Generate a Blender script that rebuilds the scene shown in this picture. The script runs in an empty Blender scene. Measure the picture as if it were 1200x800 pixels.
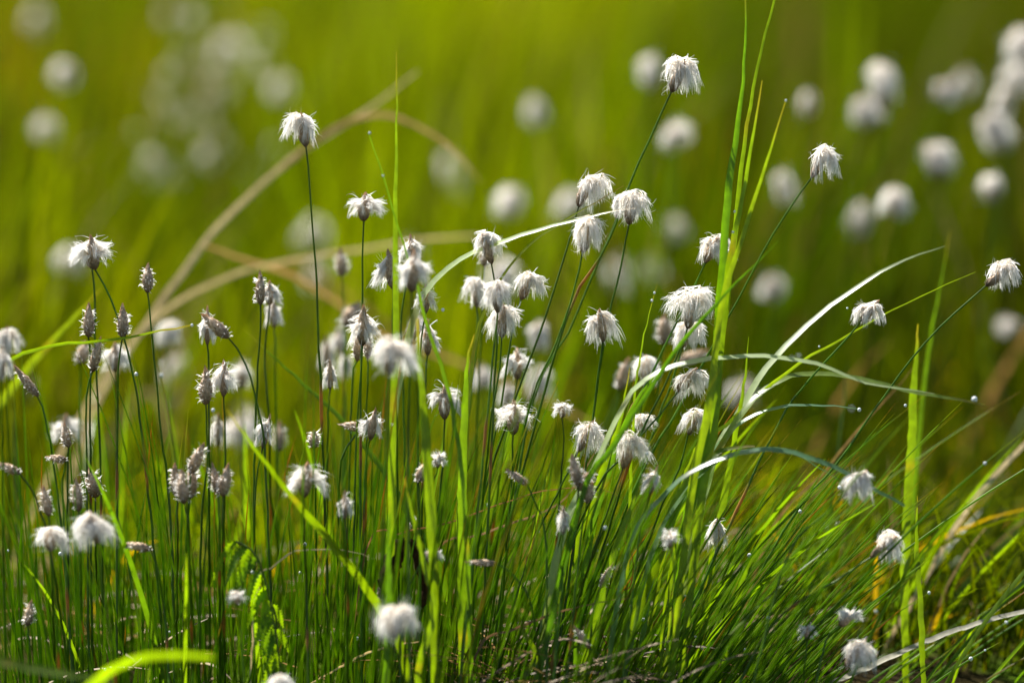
import bpy, math, random
import numpy as np
from mathutils import Vector, Quaternion

C = bpy.context.scene.collection
sc = bpy.context.scene
R = math.radians

# ------------------------------------------------------------------ camera
CAM_H, PITCH, LENS, FOCUS = 0.47, R(6.5), 135.0, 2.2
cam_d = bpy.data.cameras.new('camera'); cam = bpy.data.objects.new('camera', cam_d); C.objects.link(cam)
cam.location = (0, 0, CAM_H); cam.rotation_euler = (math.pi/2 - PITCH, 0, 0)
cam_d.lens = LENS; cam_d.sensor_width = 36; cam_d.clip_start = 0.05; cam_d.clip_end = 2000
cam_d.dof.use_dof = True; cam_d.dof.focus_distance = FOCUS; cam_d.dof.aperture_fstop = 2.6
sc.camera = cam

# ------------------------------------------------------------------ world, sun, exposure
SUN_AZ, SUN_EL = R(-38), R(55)      # azimuth from +Y, negative = towards -X
w = bpy.data.worlds.new('World'); sc.world = w; w.use_nodes = True
nt = w.node_tree; nt.nodes.clear()
sky = nt.nodes.new('ShaderNodeTexSky'); sky.sky_type = 'NISHITA'; sky.sun_disc = False
sky.sun_elevation = SUN_EL; sky.sun_rotation = SUN_AZ % (2*math.pi)
bg = nt.nodes.new('ShaderNodeBackground'); bg.inputs[1].default_value = 0.052
wo = nt.nodes.new('ShaderNodeOutputWorld')
nt.links.new(sky.outputs[0], bg.inputs[0]); nt.links.new(bg.outputs[0], wo.inputs[0])
S = Vector((math.sin(SUN_AZ)*math.cos(SUN_EL), math.cos(SUN_AZ)*math.cos(SUN_EL), math.sin(SUN_EL)))
sl = bpy.data.lights.new('sun', 'SUN'); sl.energy = 5.0; sl.angle = R(0.55); sl.color = (1.0, 0.96, 0.89)
so = bpy.data.objects.new('sun', sl); C.objects.link(so)
so.rotation_euler = (-S).to_track_quat('-Z', 'Y').to_euler()
vs = sc.view_settings; vs.view_transform = 'Standard'; vs.look = 'None'; vs.exposure = 1.45; vs.gamma = 1.0
vs.use_curve_mapping = False
cy = sc.cycles
cy.use_denoising = True; cy.max_bounces = 9; cy.diffuse_bounces = 6; cy.glossy_bounces = 3
cy.transmission_bounces = 5; cy.transparent_max_bounces = 8; cy.sample_clamp_indirect = 6.0
cy.caustics_reflective = False; cy.caustics_refractive = False

# ------------------------------------------------------------------ coordinates of the photographed plants
FX = 4500.0
U = FOCUS / FX                      # metres per photograph pixel in the focal plane
cp, sp = math.cos(PITCH), math.sin(PITCH)
FWD = np.array((0, cp, -sp)); UP = np.array((0, sp, cp)); RT = np.array((1.0, 0, 0))
def P(x, y, t):
    return np.array((0, 0, CAM_H)) + FWD*t + RT*((x-600)/FX*t) + UP*((400-y)/FX*t)
def hgt(x, y):                       # ground relief
    x = np.asarray(x, float); y = np.asarray(y, float)
    m = 0.030*np.exp(-(((x-0.02)/0.30)**2 + ((y-2.36)/0.16)**2))
    b = 0.012*np.sin(x*5.1+1.3)*np.sin(y*3.7+0.4) + 0.008*np.sin(x*11.3+y*7.9)
    return m + b*np.clip((y-2.0)/2, 0.25, 1)
def G(x, t):                         # the point of the ground under pixel column x at depth t
    X = (x-600)/FX*t; Y = t*cp + (-0.09)*t*sp
    return np.array((X, Y, float(hgt(X, Y))-0.004))

# ------------------------------------------------------------------ materials
def mat(name, trans=0.4, rough=0.42, spec=0.5, tcol=(1, 1, 1), gain=(1, 1, 1), noise=0.0, nscale=300, sheen=0):
    m = bpy.data.materials.new(name); m.use_nodes = True
    n = m.node_tree; n.nodes.clear(); L = n.links.new
    a = n.nodes.new('ShaderNodeAttribute'); a.attribute_name = 'Col'
    col = a.outputs['Color']
    def mul(c, v):
        x = n.nodes.new('ShaderNodeVectorMath'); x.operation = 'MULTIPLY'; L(c, x.inputs[0]); x.inputs[1].default_value = v
        return x.outputs[0]
    if noise:
        tc = n.nodes.new('ShaderNodeTexCoord')
        nz = n.nodes.new('ShaderNodeTexNoise'); nz.inputs['Scale'].default_value = nscale; nz.inputs['Detail'].default_value = 3
        L(tc.outputs['Object'], nz.inputs['Vector'])
        mr = n.nodes.new('ShaderNodeMapRange'); mr.inputs[1].default_value = 0.3; mr.inputs[2].default_value = 0.7
        mr.inputs[3].default_value = 1-noise; mr.inputs[4].default_value = 1+noise
        L(nz.outputs['Fac'], mr.inputs[0])
        x = n.nodes.new('ShaderNodeVectorMath'); x.operation = 'SCALE'; L(col, x.inputs[0]); L(mr.outputs[0], x.inputs['Scale'])
        col = x.outputs[0]
    b = n.nodes.new('ShaderNodeBsdfPrincipled')
    L(mul(col, gain), b.inputs['Base Color']); b.inputs['Roughness'].default_value = rough
    b.inputs['Specular IOR Level'].default_value = spec
    t = n.nodes.new('ShaderNodeBsdfTranslucent'); L(mul(col, tcol), t.inputs['Color'])
    mx = n.nodes.new('ShaderNodeMixShader'); mx.inputs[0].default_value = trans
    L(b.outputs[0], mx.inputs[1]); L(t.outputs[0], mx.inputs[2])
    o = n.nodes.new('ShaderNodeOutputMaterial'); L(mx.outputs[0], o.inputs[0])
    return m
M_blade = mat('blade_green', 0.62, 0.33, 0.45, (2.35, 2.3, 0.2), noise=0.22, nscale=160)
M_gloss = mat('glossy_blade', 0.5, 0.30, 0.7, (2.0, 1.9, .6), noise=.1, nscale=160)
M_meadow = mat('meadow_green', 0.64, 0.8, 0.02, (1.72, 1.50, 0.02))
M_needle = mat('needle_green', 0.6, 0.36, 0.3, (2.5, 2.3, 0.15), noise=0.2, nscale=120)
M_stem = mat('stem_green', 0.32, 0.33, 0.4, (2.2, 2.1, 0.2), noise=0.25, nscale=150)
M_straw = mat('dead_straw', 0.35, 0.6, 0.3, (1.2, 1.0, 0.7), noise=0.3, nscale=200)
M_wool = mat('cotton_wool', 0.6, 0.5, 0.3, (1, 1, 1), noise=0.05, nscale=500)
M_scale = mat('spikelet_scale', 0.12, 0.6, 0.3, (1.2, 1.1, 1), noise=0.3, nscale=900)
M_leaf = mat('fresh_leaf', 0.6, 0.5, 0.3, (2.6, 2.4, 0.3), noise=0.2, nscale=200)
M_dead = mat('dead_brown_leaf', 0.04, 0.8, 0.1, noise=0.5, nscale=300)
def dew_mat():
    m = bpy.data.materials.new('dew_white_glint'); m.use_nodes = True
    b = m.node_tree.nodes['Principled BSDF']
    b.inputs['Base Color'].default_value = (0.95, 1, 1, 1); b.inputs['Transmission Weight'].default_value = 0.3  # mostly opaque white body, painted in place of the sun's glint
    b.inputs['Roughness'].default_value = 0.12; b.inputs['IOR'].default_value = 1.33
    b.inputs['Specular IOR Level'].default_value = 1.0
    return m
M_dew = dew_mat()
def ground_mat():
    m = bpy.data.materials.new('peaty_ground'); m.use_nodes = True
    n = m.node_tree; b = n.nodes['Principled BSDF']; b.inputs['Roughness'].default_value = 1.0
    b.inputs['Specular IOR Level'].default_value = 0.0
    tc = n.nodes.new('ShaderNodeTexCoord')
    nz = n.nodes.new('ShaderNodeTexNoise'); nz.inputs['Scale'].default_value = 9; nz.inputs['Detail'].default_value = 8
    n.links.new(tc.outputs['Object'], nz.inputs['Vector'])
    r = n.nodes.new('ShaderNodeValToRGB'); e = r.color_ramp.elements
    e[0].position = 0.35; e[0].color = (0.018, 0.014, 0.007, 1); e[1].position = 0.62; e[1].color = (0.05, 0.085, 0.008, 1)
    k = e.new(0.5); k.color = (0.035, 0.028, 0.011, 1)
    n.links.new(nz.outputs['Fac'], r.inputs[0]); n.links.new(r.outputs[0], b.inputs['Base Color'])
    bp = n.nodes.new('ShaderNodeBump'); bp.inputs['Strength'].default_value = 0.8; bp.inputs['Distance'].default_value = 0.01
    n2 = n.nodes.new('ShaderNodeTexNoise'); n2.inputs['Scale'].default_value = 60; n2.inputs['Detail'].default_value = 6
    n.links.new(tc.outputs['Object'], n2.inputs['Vector']); n.links.new(n2.outputs['Fac'], bp.inputs['Height'])
    n.links.new(bp.outputs[0], b.inputs['Normal'])
    return m
M_ground = ground_mat()

# ------------------------------------------------------------------ mesh helpers
def norm(a):
    return a/np.maximum(np.linalg.norm(a, axis=-1, keepdims=True), 1e-9)
class MB:
    def __init__(s): s.v = []; s.f = []; s.c = []; s.n = 0
    def add(s, v, f, c):
        v = np.asarray(v, float).reshape(-1, 3); f = np.asarray(f, int).reshape(-1, 4)
        c = np.broadcast_to(np.asarray(c, float), v.shape) if np.ndim(c) == 1 else np.asarray(c, float).reshape(-1, 3)
        s.v.append(v); s.f.append(f+s.n); s.c.append(c); s.n += len(v)
    def build(s, name, m, parent=None, origin=None, smooth=True):
        v = np.concatenate(s.v); f = np.concatenate(s.f); c = np.concatenate(s.c)
        if origin is not None: v = v-np.asarray(origin)
        tri = f[:, 2] == f[:, 3]
        me = bpy.data.meshes.new(name)
        cnt = np.where(tri, 3, 4); starts = np.concatenate(([0], np.cumsum(cnt)[:-1]))
        keep = np.ones(f.shape, bool); keep[:, 3] = ~tri
        loops = f[keep]
        me.vertices.add(len(v)); me.vertices.foreach_set('co', v.ravel().astype(np.float32))
        me.loops.add(len(loops)); me.loops.foreach_set('vertex_index', loops.astype(np.int32))
        me.polygons.add(len(f)); me.polygons.foreach_set('loop_start', starts.astype(np.int32))
        if smooth: me.polygons.foreach_set('use_smooth', np.ones(len(f), bool))
        me.update(calc_edges=True)
        a = me.color_attributes.new('Col', 'FLOAT_COLOR', 'POINT')
        a.data.foreach_set('color', np.concatenate((c, np.ones((len(c), 1))), 1).ravel().astype(np.float32))
        me.materials.append(m)
        o = bpy.data.objects.new(name, me); C.objects.link(o)
        if parent is not None: o.parent = parent
        elif origin is not None: o.location = origin
        return o
def ribbons(mb, Pt, W, side, col, fold=0.0):
    """Pt (n,S,3) centre lines, W (n,S) widths, side (n,3)|(n,S,3) rough width direction, col (n,S,3)."""
    n, Sg, _ = Pt.shape
    T = norm(np.gradient(Pt, axis=1))
    if side.ndim == 2: side = np.repeat(side[:, None, :], Sg, 1)
    sd = norm(side - T*np.sum(side*T, -1, keepdims=True))
    if fold:
        nr = np.cross(T, sd)
        V = np.stack((Pt-sd*W[..., None]/2, Pt-nr*W[..., None]*fold, Pt+sd*W[..., None]/2), 2); k = 3
    else:
        V = np.stack((Pt-sd*W[..., None]/2, Pt+sd*W[..., None]/2), 2); k = 2
    idx = np.arange(n*Sg*k).reshape(n, Sg, k)
    F = [np.stack((idx[:, :-1, j], idx[:, :-1, j+1], idx[:, 1:, j+1], idx[:, 1:, j]), -1).reshape(-1, 4) for j in range(k-1)]
    mb.add(V.reshape(-1, 3), np.concatenate(F), np.repeat(col[:, :, None, :], k, 2).reshape(-1, 3))
def tubes(mb, Pt, Rd, col, sides=5):
    n, Sg, _ = Pt.shape
    T = norm(np.gradient(Pt, axis=1))
    ref = np.array((0.13, 1.0, 0.21)); a = norm(np.cross(T, ref)); b = np.cross(T, a)
    an = np.arange(sides)*2*math.pi/sides
    V = Pt[:, :, None, :] + Rd[:, :, None, None]*(a[:, :, None, :]*np.cos(an)[None, None, :, None] + b[:, :, None, :]*np.sin(an)[None, None, :, None])
    idx = np.arange(n*Sg*sides).reshape(n, Sg, sides); nx = np.roll(idx, -1, 2)
    F = np.stack((idx[:, :-1], nx[:, :-1], nx[:, 1:], idx[:, 1:]), -1).reshape(-1, 4)
    mb.add(V.reshape(-1, 3), F, np.repeat(col[:, :, None, :], sides, 2).reshape(-1, 3))
def catmull(pts, n):
    p = [np.asarray(q, float) for q in pts]
    if len(p) == 2: return np.array([p[0]+(p[1]-p[0])*i/(n-1) for i in range(n)])
    p = [2*p[0]-p[1]] + p + [2*p[-1]-p[-2]]
    seg = len(p)-3
    L = [np.linalg.norm(p[i+2]-p[i+1]) for i in range(seg)]; tot = sum(L); cum = np.concatenate(([0], np.cumsum(L)))
    out = []
    for q in np.linspace(0, tot, n):
        i = min(int(np.searchsorted(cum, q, 'right'))-1, seg-1); u = (q-cum[i])/L[i]
        a, b, c, d = p[i:i+4]
        out.append(0.5*((2*b)+(c-a)*u+(2*a-5*b+4*c-d)*u*u+(3*b-a-3*c+d)*u**3))
    return np.array(out)
def bez(a, b, c, n):
    u = np.linspace(0, 1, n)[None, :, None]
    return a[:, None]*(1-u)**2 + 2*b[:, None]*u*(1-u) + c[:, None]*u*u
def tag(o, label=None, cat=None, group=None, kind=None):
    if label: o['label'] = label
    if cat: o['category'] = cat
    if group: o['group'] = group
    if kind: o['kind'] = kind
    return o
def empty(name, loc):
    o = bpy.data.objects.new(name, None); o.empty_display_size = 0.02; C.objects.link(o); o.location = loc
    return o
def part(mb, name, m, root):         # a part given in world coordinates, parented under its thing
    return mb.build(name, m, root, origin=np.array(root.location))

# ------------------------------------------------------------------ ground
def build_ground():
    xs = np.concatenate((-np.geomspace(600, 3, 14), np.linspace(-2.4, 2.4, 90), np.geomspace(3, 600, 14)))
    ys = np.concatenate((-np.geomspace(600, 1, 10), np.linspace(0.0, 12, 200), np.geomspace(12.5, 900, 16)))
    X, Y = np.meshgrid(xs, ys); Z = hgt(X, Y)*np.exp(-np.maximum(np.abs(X)-3, 0)/2)*np.exp(-np.maximum(Y-13, 0)/5)
    ny, nx = X.shape; idx = np.arange(nx*ny).reshape(ny, nx)
    F = np.stack((idx[:-1, :-1], idx[:-1, 1:], idx[1:, 1:], idx[1:, :-1]), -1).reshape(-1, 4)
    mb = MB(); mb.add(np.stack((X, Y, Z), -1), F, (0.05, 0.05, 0.02)); o = mb.build('ground', M_ground)
    tag(o, 'dark peaty meadow ground under the grass', kind='structure')
build_ground()

# ------------------------------------------------------------------ meadow grass behind the tussock (uncountable)
rng = np.random.default_rng(7)
def patch(x, y):
    return (np.sin(x*4.3+y*1.1+0.7)*np.sin(y*1.9-x*2.2+2.0) + 0.5*np.sin(x*9.7-y*3.1))/1.5
def build_meadow():
    # tussocks of broad and narrow blades
    ncl = 620
    cy_ = 2.75 + (12.5-2.75)*rng.random(ncl)**1.15
    cx_ = (rng.random(ncl)*2-1)*(0.16*cy_+0.55)
    per = rng.integers(45, 80, ncl)
    ci = np.repeat(np.arange(ncl), per); n = len(ci)
    rad = 0.02+0.11*np.sqrt(rng.random(n)); ang = rng.random(n)*2*math.pi
    bx = cx_[ci]+rad*np.cos(ang); by = cy_[ci]+rad*np.sin(ang)
    ok = by > 2.62; ci, bx, by, ang, rad = ci[ok], bx[ok], by[ok], ang[ok], rad[ok]; n = len(ci)
    tall = (0.20+0.05*np.clip((by-2.6), 0, 4)+0.05*rng.random(ncl)[ci])*(0.75+0.5*rng.random(n))
    u_ = cx_/(0.133*cy_)                      # where along the width of the view the tussock stands
    hgt_c = rng.uniform(.72, 1.22, ncl); tall *= hgt_c[ci]
    lean = 0.10+0.35*rng.random(n)**2
    dx = np.cos(ang)*lean+rng.normal(0, .08, n)+0.06; dy = np.sin(ang)*lean+rng.normal(0, .08, n)
    z0 = hgt(bx, by)-0.003
    a = np.stack((bx, by, z0), -1); b = a+np.stack((dx*tall*.35, dy*tall*.35, tall*.62), -1)
    drop = rng.random(n)**3*0.45
    c = a+np.stack((dx*tall*1.2, dy*tall*1.2, tall*(1-drop*.6)), -1)
    Sg = 6; Pt = bez(a, b, c, Sg)
    wd = (0.0016+0.0036*rng.random(n)**1.6)
    W = wd[:, None]*np.array((0.8, 1, 1, .85, .55, .08))[None]
    th = rng.random(n)*math.pi; side = np.stack((np.cos(th), np.sin(th), 0*th), -1)
    hue = np.clip(0.5+0.5*patch(bx, by)+rng.normal(0, .22, n), 0, 1)[:, None]
    col = (1-hue)*np.array((.045, .095, .002)) + hue*np.array((.120, .155, .002))
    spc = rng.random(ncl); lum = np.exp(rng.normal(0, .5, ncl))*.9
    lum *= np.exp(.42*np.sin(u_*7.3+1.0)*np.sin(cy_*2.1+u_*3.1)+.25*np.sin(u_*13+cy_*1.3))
    lum *= np.interp(u_, (-1, -.4, .1, .45, 1), (.75, 1.02, 1.08, .52, .36))   # blade colour fullest near mid view, darker to the sides, most at +X
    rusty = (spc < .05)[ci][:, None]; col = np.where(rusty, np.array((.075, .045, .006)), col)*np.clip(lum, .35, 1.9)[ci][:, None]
    dead = rng.random(n) < (0.025+0.07*(patch(by*1.3, bx*1.7) > .35))
    col = np.where(dead[:, None], np.array((.26, .17, .07))*(0.6+0.7*rng.random((n, 1))), col*(0.8+0.4*rng.random((n, 1))))
    cc = np.repeat(col[:, None], Sg, 1)
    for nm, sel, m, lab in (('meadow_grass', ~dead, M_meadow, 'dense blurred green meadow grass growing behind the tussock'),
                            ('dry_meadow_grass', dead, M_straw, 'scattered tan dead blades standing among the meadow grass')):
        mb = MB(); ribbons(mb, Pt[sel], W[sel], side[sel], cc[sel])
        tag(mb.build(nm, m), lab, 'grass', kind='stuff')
build_meadow()

# ------------------------------------------------------------------ needle-like leaves of the tussock in focus (uncountable)
def build_needles():
    rg = np.random.default_rng(21)
    def batch(n, x0, x1, t0, t1, tipy0, tipy1, deg_fn, wpx=(1.8, 3.4), pw=1.0):
        x = x0+(x1-x0)*rg.random(n); t = t0+(t1-t0)*rg.random(n)**pw
        X = (x-600)/FX*t; Y = t*cp - 0.09*t*sp; Z = hgt(X, Y)-0.004
        a = np.stack((X, Y, Z), -1)
        tip_y = tipy0+(tipy1-tipy0)*rg.random(n)**0.8
        zt = CAM_H-t*sp+(400-tip_y)/FX*t*cp
        h = np.maximum(zt-Z, 0.02)*np.interp(x, (700, 950), (1, .72))
        deg = np.radians(deg_fn(x)+rg.normal(0, 6.5, n))
        dxx = np.tan(deg)*h; dy = rg.normal(0, .10, n)*h
        b = a+np.stack((dxx*.40+rg.normal(0, .04, n)*h, dy*.4, h*.55), -1)
        c = a+np.stack((dxx, dy, h), -1)
        wd = (wpx[0]+(wpx[1]-wpx[0])*rg.random(n))*U
        return a, b, c, wd
    f_all = lambda x: np.interp(x, (-60, 150, 330, 480, 600, 720, 850, 1000, 1150), (-9, -3, 1, 8, 19, 29, 38, 45, 50))
    bs = [batch(470, -70, 540, 2.15, 2.42, 470, 790, f_all),
          batch(520, -70, 540, 2.17, 2.55, 600, 800, f_all),
          batch(620, 400, 900, 2.15, 2.42, 480, 790, f_all),
          batch(540, 500, 960, 2.17, 2.55, 610, 800, f_all),
          batch(120, 820, 1080, 2.15, 2.60, 590, 790, lambda x: f_all(x)+3),
          batch(60, 600, 850, 2.1, 2.3, 400, 560, f_all),
          batch(230, -120, 1000, 2.42, 2.75, 480, 780, lambda x: 0.6*f_all(x)),
          batch(110, 950, 1350, 2.40, 2.9, 540, 800, lambda x: 0.45*f_all(x)),
          batch(60, 40, 560, 2.10, 2.3, 370, 520, f_all)]
    a, b, c, wd = (np.concatenate([q[i] for q in bs]) for i in range(4))
    n = len(a); Sg = 10
    Pt = bez(a, b, c, Sg)
    u = np.linspace(0, 1, Sg)
    Rd = wd[:, None]/2*np.interp(u, (0, .5, .85, .97, 1), (1.1, 1, .62, .3, .06))[None]
    hue = rg.random((n, 1))
    base = (1-hue)*np.array((.075, .155, .003)) + hue*np.array((.150, .235, .003))
    col = np.repeat(base[:, None], Sg, 1)
    tipc = np.where(rg.random((n, 1)) < .4, np.array((.24, .14, .03)), np.array((.20, .22, .02)))
    ts = np.where(rg.random(n) < .18, .75, .93)[:, None]
    k = np.clip((u[None]-ts)/.05, 0, 1)[..., None]
    col = col*(1-k)+tipc[:, None]*k
    rust = rg.random(n) < .02
    col[rust] = col[rust]*.4+np.array((.17, .11, .03))*.6
    global NEEDLE_PTS; NEEDLE_PTS = Pt[:, 2:].reshape(-1, 3)
    mb = MB(); tubes(mb, Pt, Rd, col, 5)
    tag(mb.build('tussock_grass', M_needle), 'fine needle-like green leaves of the cottongrass tussock, many with brown tips', 'grass', kind='stuff')
    # soft broad leaves low among them
    n = 110; x = rg.uniform(-60, 1180, n); t = rg.uniform(2.15, 2.65, n)
    X = (x-600)/FX*t; Y = t*cp-.09*t*sp; a = np.stack((X, Y, hgt(X, Y)-.004), -1)
    h = rg.uniform(.05, .17, n); deg = np.radians(f_all(x)*.8+rg.normal(0, 9, n))
    b = a+np.stack((np.tan(deg)*h*.4, rg.normal(0, .1, n)*h, h*.6), -1)
    c = a+np.stack((np.tan(deg)*h*1.1, rg.normal(0, .3, n)*h, h), -1)
    Pt = bez(a, b, c, 10); W = rg.uniform(3, 7, n)[:, None]*U*np.interp(np.linspace(0, 1, 10), (0, .4, .8, 1), (.7, 1, .7, .05))[None]
    th = rg.uniform(-.9, .9, n); side = np.stack((np.cos(th), np.sin(th), 0*th), -1)
    hue = rg.random((n, 1)); col = np.repeat(((1-hue)*np.array((.045, .10, .010))+hue*np.array((.10, .16, .010)))[:, None], 10, 1)
    mb = MB(); ribbons(mb, Pt, W, side, col, .12)
    tag(mb.build('soft_grass', M_blade), 'broader soft green grass leaves mixed low into the tussock', 'grass', kind='stuff')
    # litter
    n = 560; x = rg.uniform(-60, 930, n); t = rg.uniform(2.2, 2.75, n); x[:180] = rg.normal(640, 60, 180); t[:180] = rg.uniform(2.08, 2.25, 180)
    X = (x-600)/FX*t; Y = t*cp-.09*t*sp; a = np.stack((X, Y, hgt(X, Y)+.002+.03*rg.random(n)), -1)
    an = rg.uniform(-1.2, 1.2, n)+np.where(rg.random(n) < .5, math.pi, 0); L = rg.uniform(.03, .10, n)
    c = a+np.stack((np.cos(an)*L, np.sin(an)*L*.6, rg.uniform(-.01, .03, n)), -1); b = (a+c)/2+np.stack((0*L, 0*L, .25*L*rg.random(n)), -1)
    Pt = bez(a, b, c, 7); W = rg.uniform(1.2, 4.5, n)[:, None]*U*np.array((.5, 1, 1, 1, 1, .8, .2))[None]
    side = np.stack((-np.sin(an), np.cos(an), .5+0*an), -1)
    base = np.array((.27, .19, .10))*(0.35+.9*rg.random((n, 1)))
    mb = MB(); ribbons(mb, Pt, W, side, np.repeat(base[:, None], 7, 1))
    tag(mb.build('dead_litter', M_straw), 'tan and grey dead leaf litter lying at the foot of the tussock', 'litter', kind='stuff')
build_needles()
def build_sward():
    rg = np.random.default_rng(77)
    n = 13000; t = 2.3+1.5*rg.random(n)**1.2; X = (rg.random(n)*2-1)*(t*.15+.10); Y = t*cp-.09*t*sp
    keep = ~((X < .16) & (t < 2.42)) ; X, Y, t = X[keep], Y[keep], t[keep]; n = len(X)
    a = np.stack((X, Y, hgt(X, Y)-.003), -1); h = rg.uniform(.03, .13, n)
    dg = np.radians(rg.normal(14, 22, n)); 
    b = a+np.stack((np.tan(dg)*h*.3, rg.normal(0, .2, n)*h, h*.65), -1); c = a+np.stack((np.tan(dg)*h, rg.normal(0, .4, n)*h, h*rg.uniform(.7, 1, n)), -1)
    Pt = bez(a, b, c, 6); W = rg.uniform(.001, .0028, n)[:, None]*np.array((.8, 1, 1, .8, .5, .06))[None]
    th = rg.random(n)*math.pi; side = np.stack((np.cos(th), np.sin(th), 0*th), -1)
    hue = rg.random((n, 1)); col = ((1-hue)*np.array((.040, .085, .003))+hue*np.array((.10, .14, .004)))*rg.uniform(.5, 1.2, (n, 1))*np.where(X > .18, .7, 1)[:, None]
    dd = rg.random(n) < .05; col[dd] = np.array((.30, .21, .10))
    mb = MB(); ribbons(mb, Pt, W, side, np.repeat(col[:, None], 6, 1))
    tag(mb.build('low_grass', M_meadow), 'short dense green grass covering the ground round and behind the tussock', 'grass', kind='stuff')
build_sward()

# ------------------------------------------------------------------ cottongrass
def spikelet(mb, a, d, L, Wd, rg, dark=1.0):
    """A scaly ovoid spikelet from point a along unit d (world)."""
    d = norm(np.asarray(d, float)); e1 = norm(np.cross(d, (0, 1, .1))); e2 = np.cross(d, e1)
    prof = lambda s: np.interp(s, (0, .12, .35, .6, .82, 1), (.30, .70, 1, .86, .48, .06))*Wd/2
    k, ss = 8, np.linspace(0, 1, 9)
    Pt = a+d*(ss[:, None]*L); an = np.arange(k)*2*math.pi/k
    V = Pt[:, None]+(prof(ss)*.86)[:, None, None]*(e1*np.cos(an)[:, None]+e2*np.sin(an)[:, None])[None]
    idx = np.arange(9*k).reshape(9, k); nx = np.roll(idx, -1, 1)
    F = np.stack((idx[:-1], nx[:-1], nx[1:], idx[1:]), -1).reshape(-1, 4)
    br = np.array((.33, .195, .10))*dark; gy = np.array((.60, .44, .29))
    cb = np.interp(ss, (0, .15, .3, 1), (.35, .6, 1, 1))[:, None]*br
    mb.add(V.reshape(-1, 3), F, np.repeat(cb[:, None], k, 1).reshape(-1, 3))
    n = 62; i = np.arange(n); s0 = i/n*.90; ph = i*2.39996+rg.random()*6
    rad = norm(e1[None]*np.cos(ph)[:, None]+e2[None]*np.sin(ph)[:, None]); tan = np.cross(d[None], rad)
    sl = L*.25*(.8+.4*rg.random(n)); sw = Wd*.34*(.8+.4*rg.random(n))
    lift = Wd*(.02+.07*rg.random(n)**2)
    p0 = a+d*(s0*L)[:, None]+rad*(prof(s0)*.9)[:, None]
    s1 = np.minimum(s0+.12, 1); p1 = a+d*(s0*L+sl*.5)[:, None]+rad*(prof(s1)*.95+lift*.6)[:, None]
    s2 = np.minimum(s0+.25, 1); p2 = a+d*(s0*L+sl)[:, None]+rad*(prof(s2)*.9+lift)[:, None]
    V = np.stack((p0-tan*sw[:, None]*.3, p0+tan*sw[:, None]*.3, p1-tan*sw[:, None]*.5, p1+tan*sw[:, None]*.5, p2), 1)
    b = (np.arange(n)*5)[:, None]
    F = np.concatenate((b+np.array((0, 1, 3, 2)), b+np.array((2, 3, 4, 4))))
    mixr = rg.random((n, 1)); c0 = br*(.7+.6*mixr); ce = gy*(.8+.5*rg.random((n, 1)))
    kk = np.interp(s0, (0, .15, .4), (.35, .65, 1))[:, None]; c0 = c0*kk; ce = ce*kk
    tipc = np.where((s0 > .75)[:, None], np.array((.48, .24, .10)), ce)
    CC = np.stack((c0, c0, ce, ce, tipc), 1)
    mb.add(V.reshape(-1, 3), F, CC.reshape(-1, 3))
def fibres(mb, p0, p1, p2, wid, rg, seg=6, pink=.5):
    n = len(p0); Pt = bez(p0, p1, p2, seg)
    L = np.linalg.norm(p2-p0, axis=1)[:, None, None]
    u = np.linspace(0, 1, seg)[None, :, None]
    wv = rg.normal(0, 1, (n, 3))[:, None]*np.sin(u*rg.uniform(3, 9, (n, 1, 1))+rg.uniform(0, 6, (n, 1, 1)))*L*.045*u
    Pt = Pt+wv
    W = wid[:, None]*np.interp(np.linspace(0, 1, seg), (0, .5, 1), (1, .85, .16))[None]
    side = rg.normal(0, 1, (n, 3))*np.array((1, .55, 1))
    cr = np.array((.95, .83, .68)); wh = np.array((.99, .97, .93))
    k = np.clip(u*1.6+rg.normal(0, .3, (n, 1, 1)), 0, 1); k = 1-(1-k)*pink
    ribbons(mb, Pt, W, side, (cr*(1-k)+wh*k)*(.9+.1*rg.random((n, 1, 1))))
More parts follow.
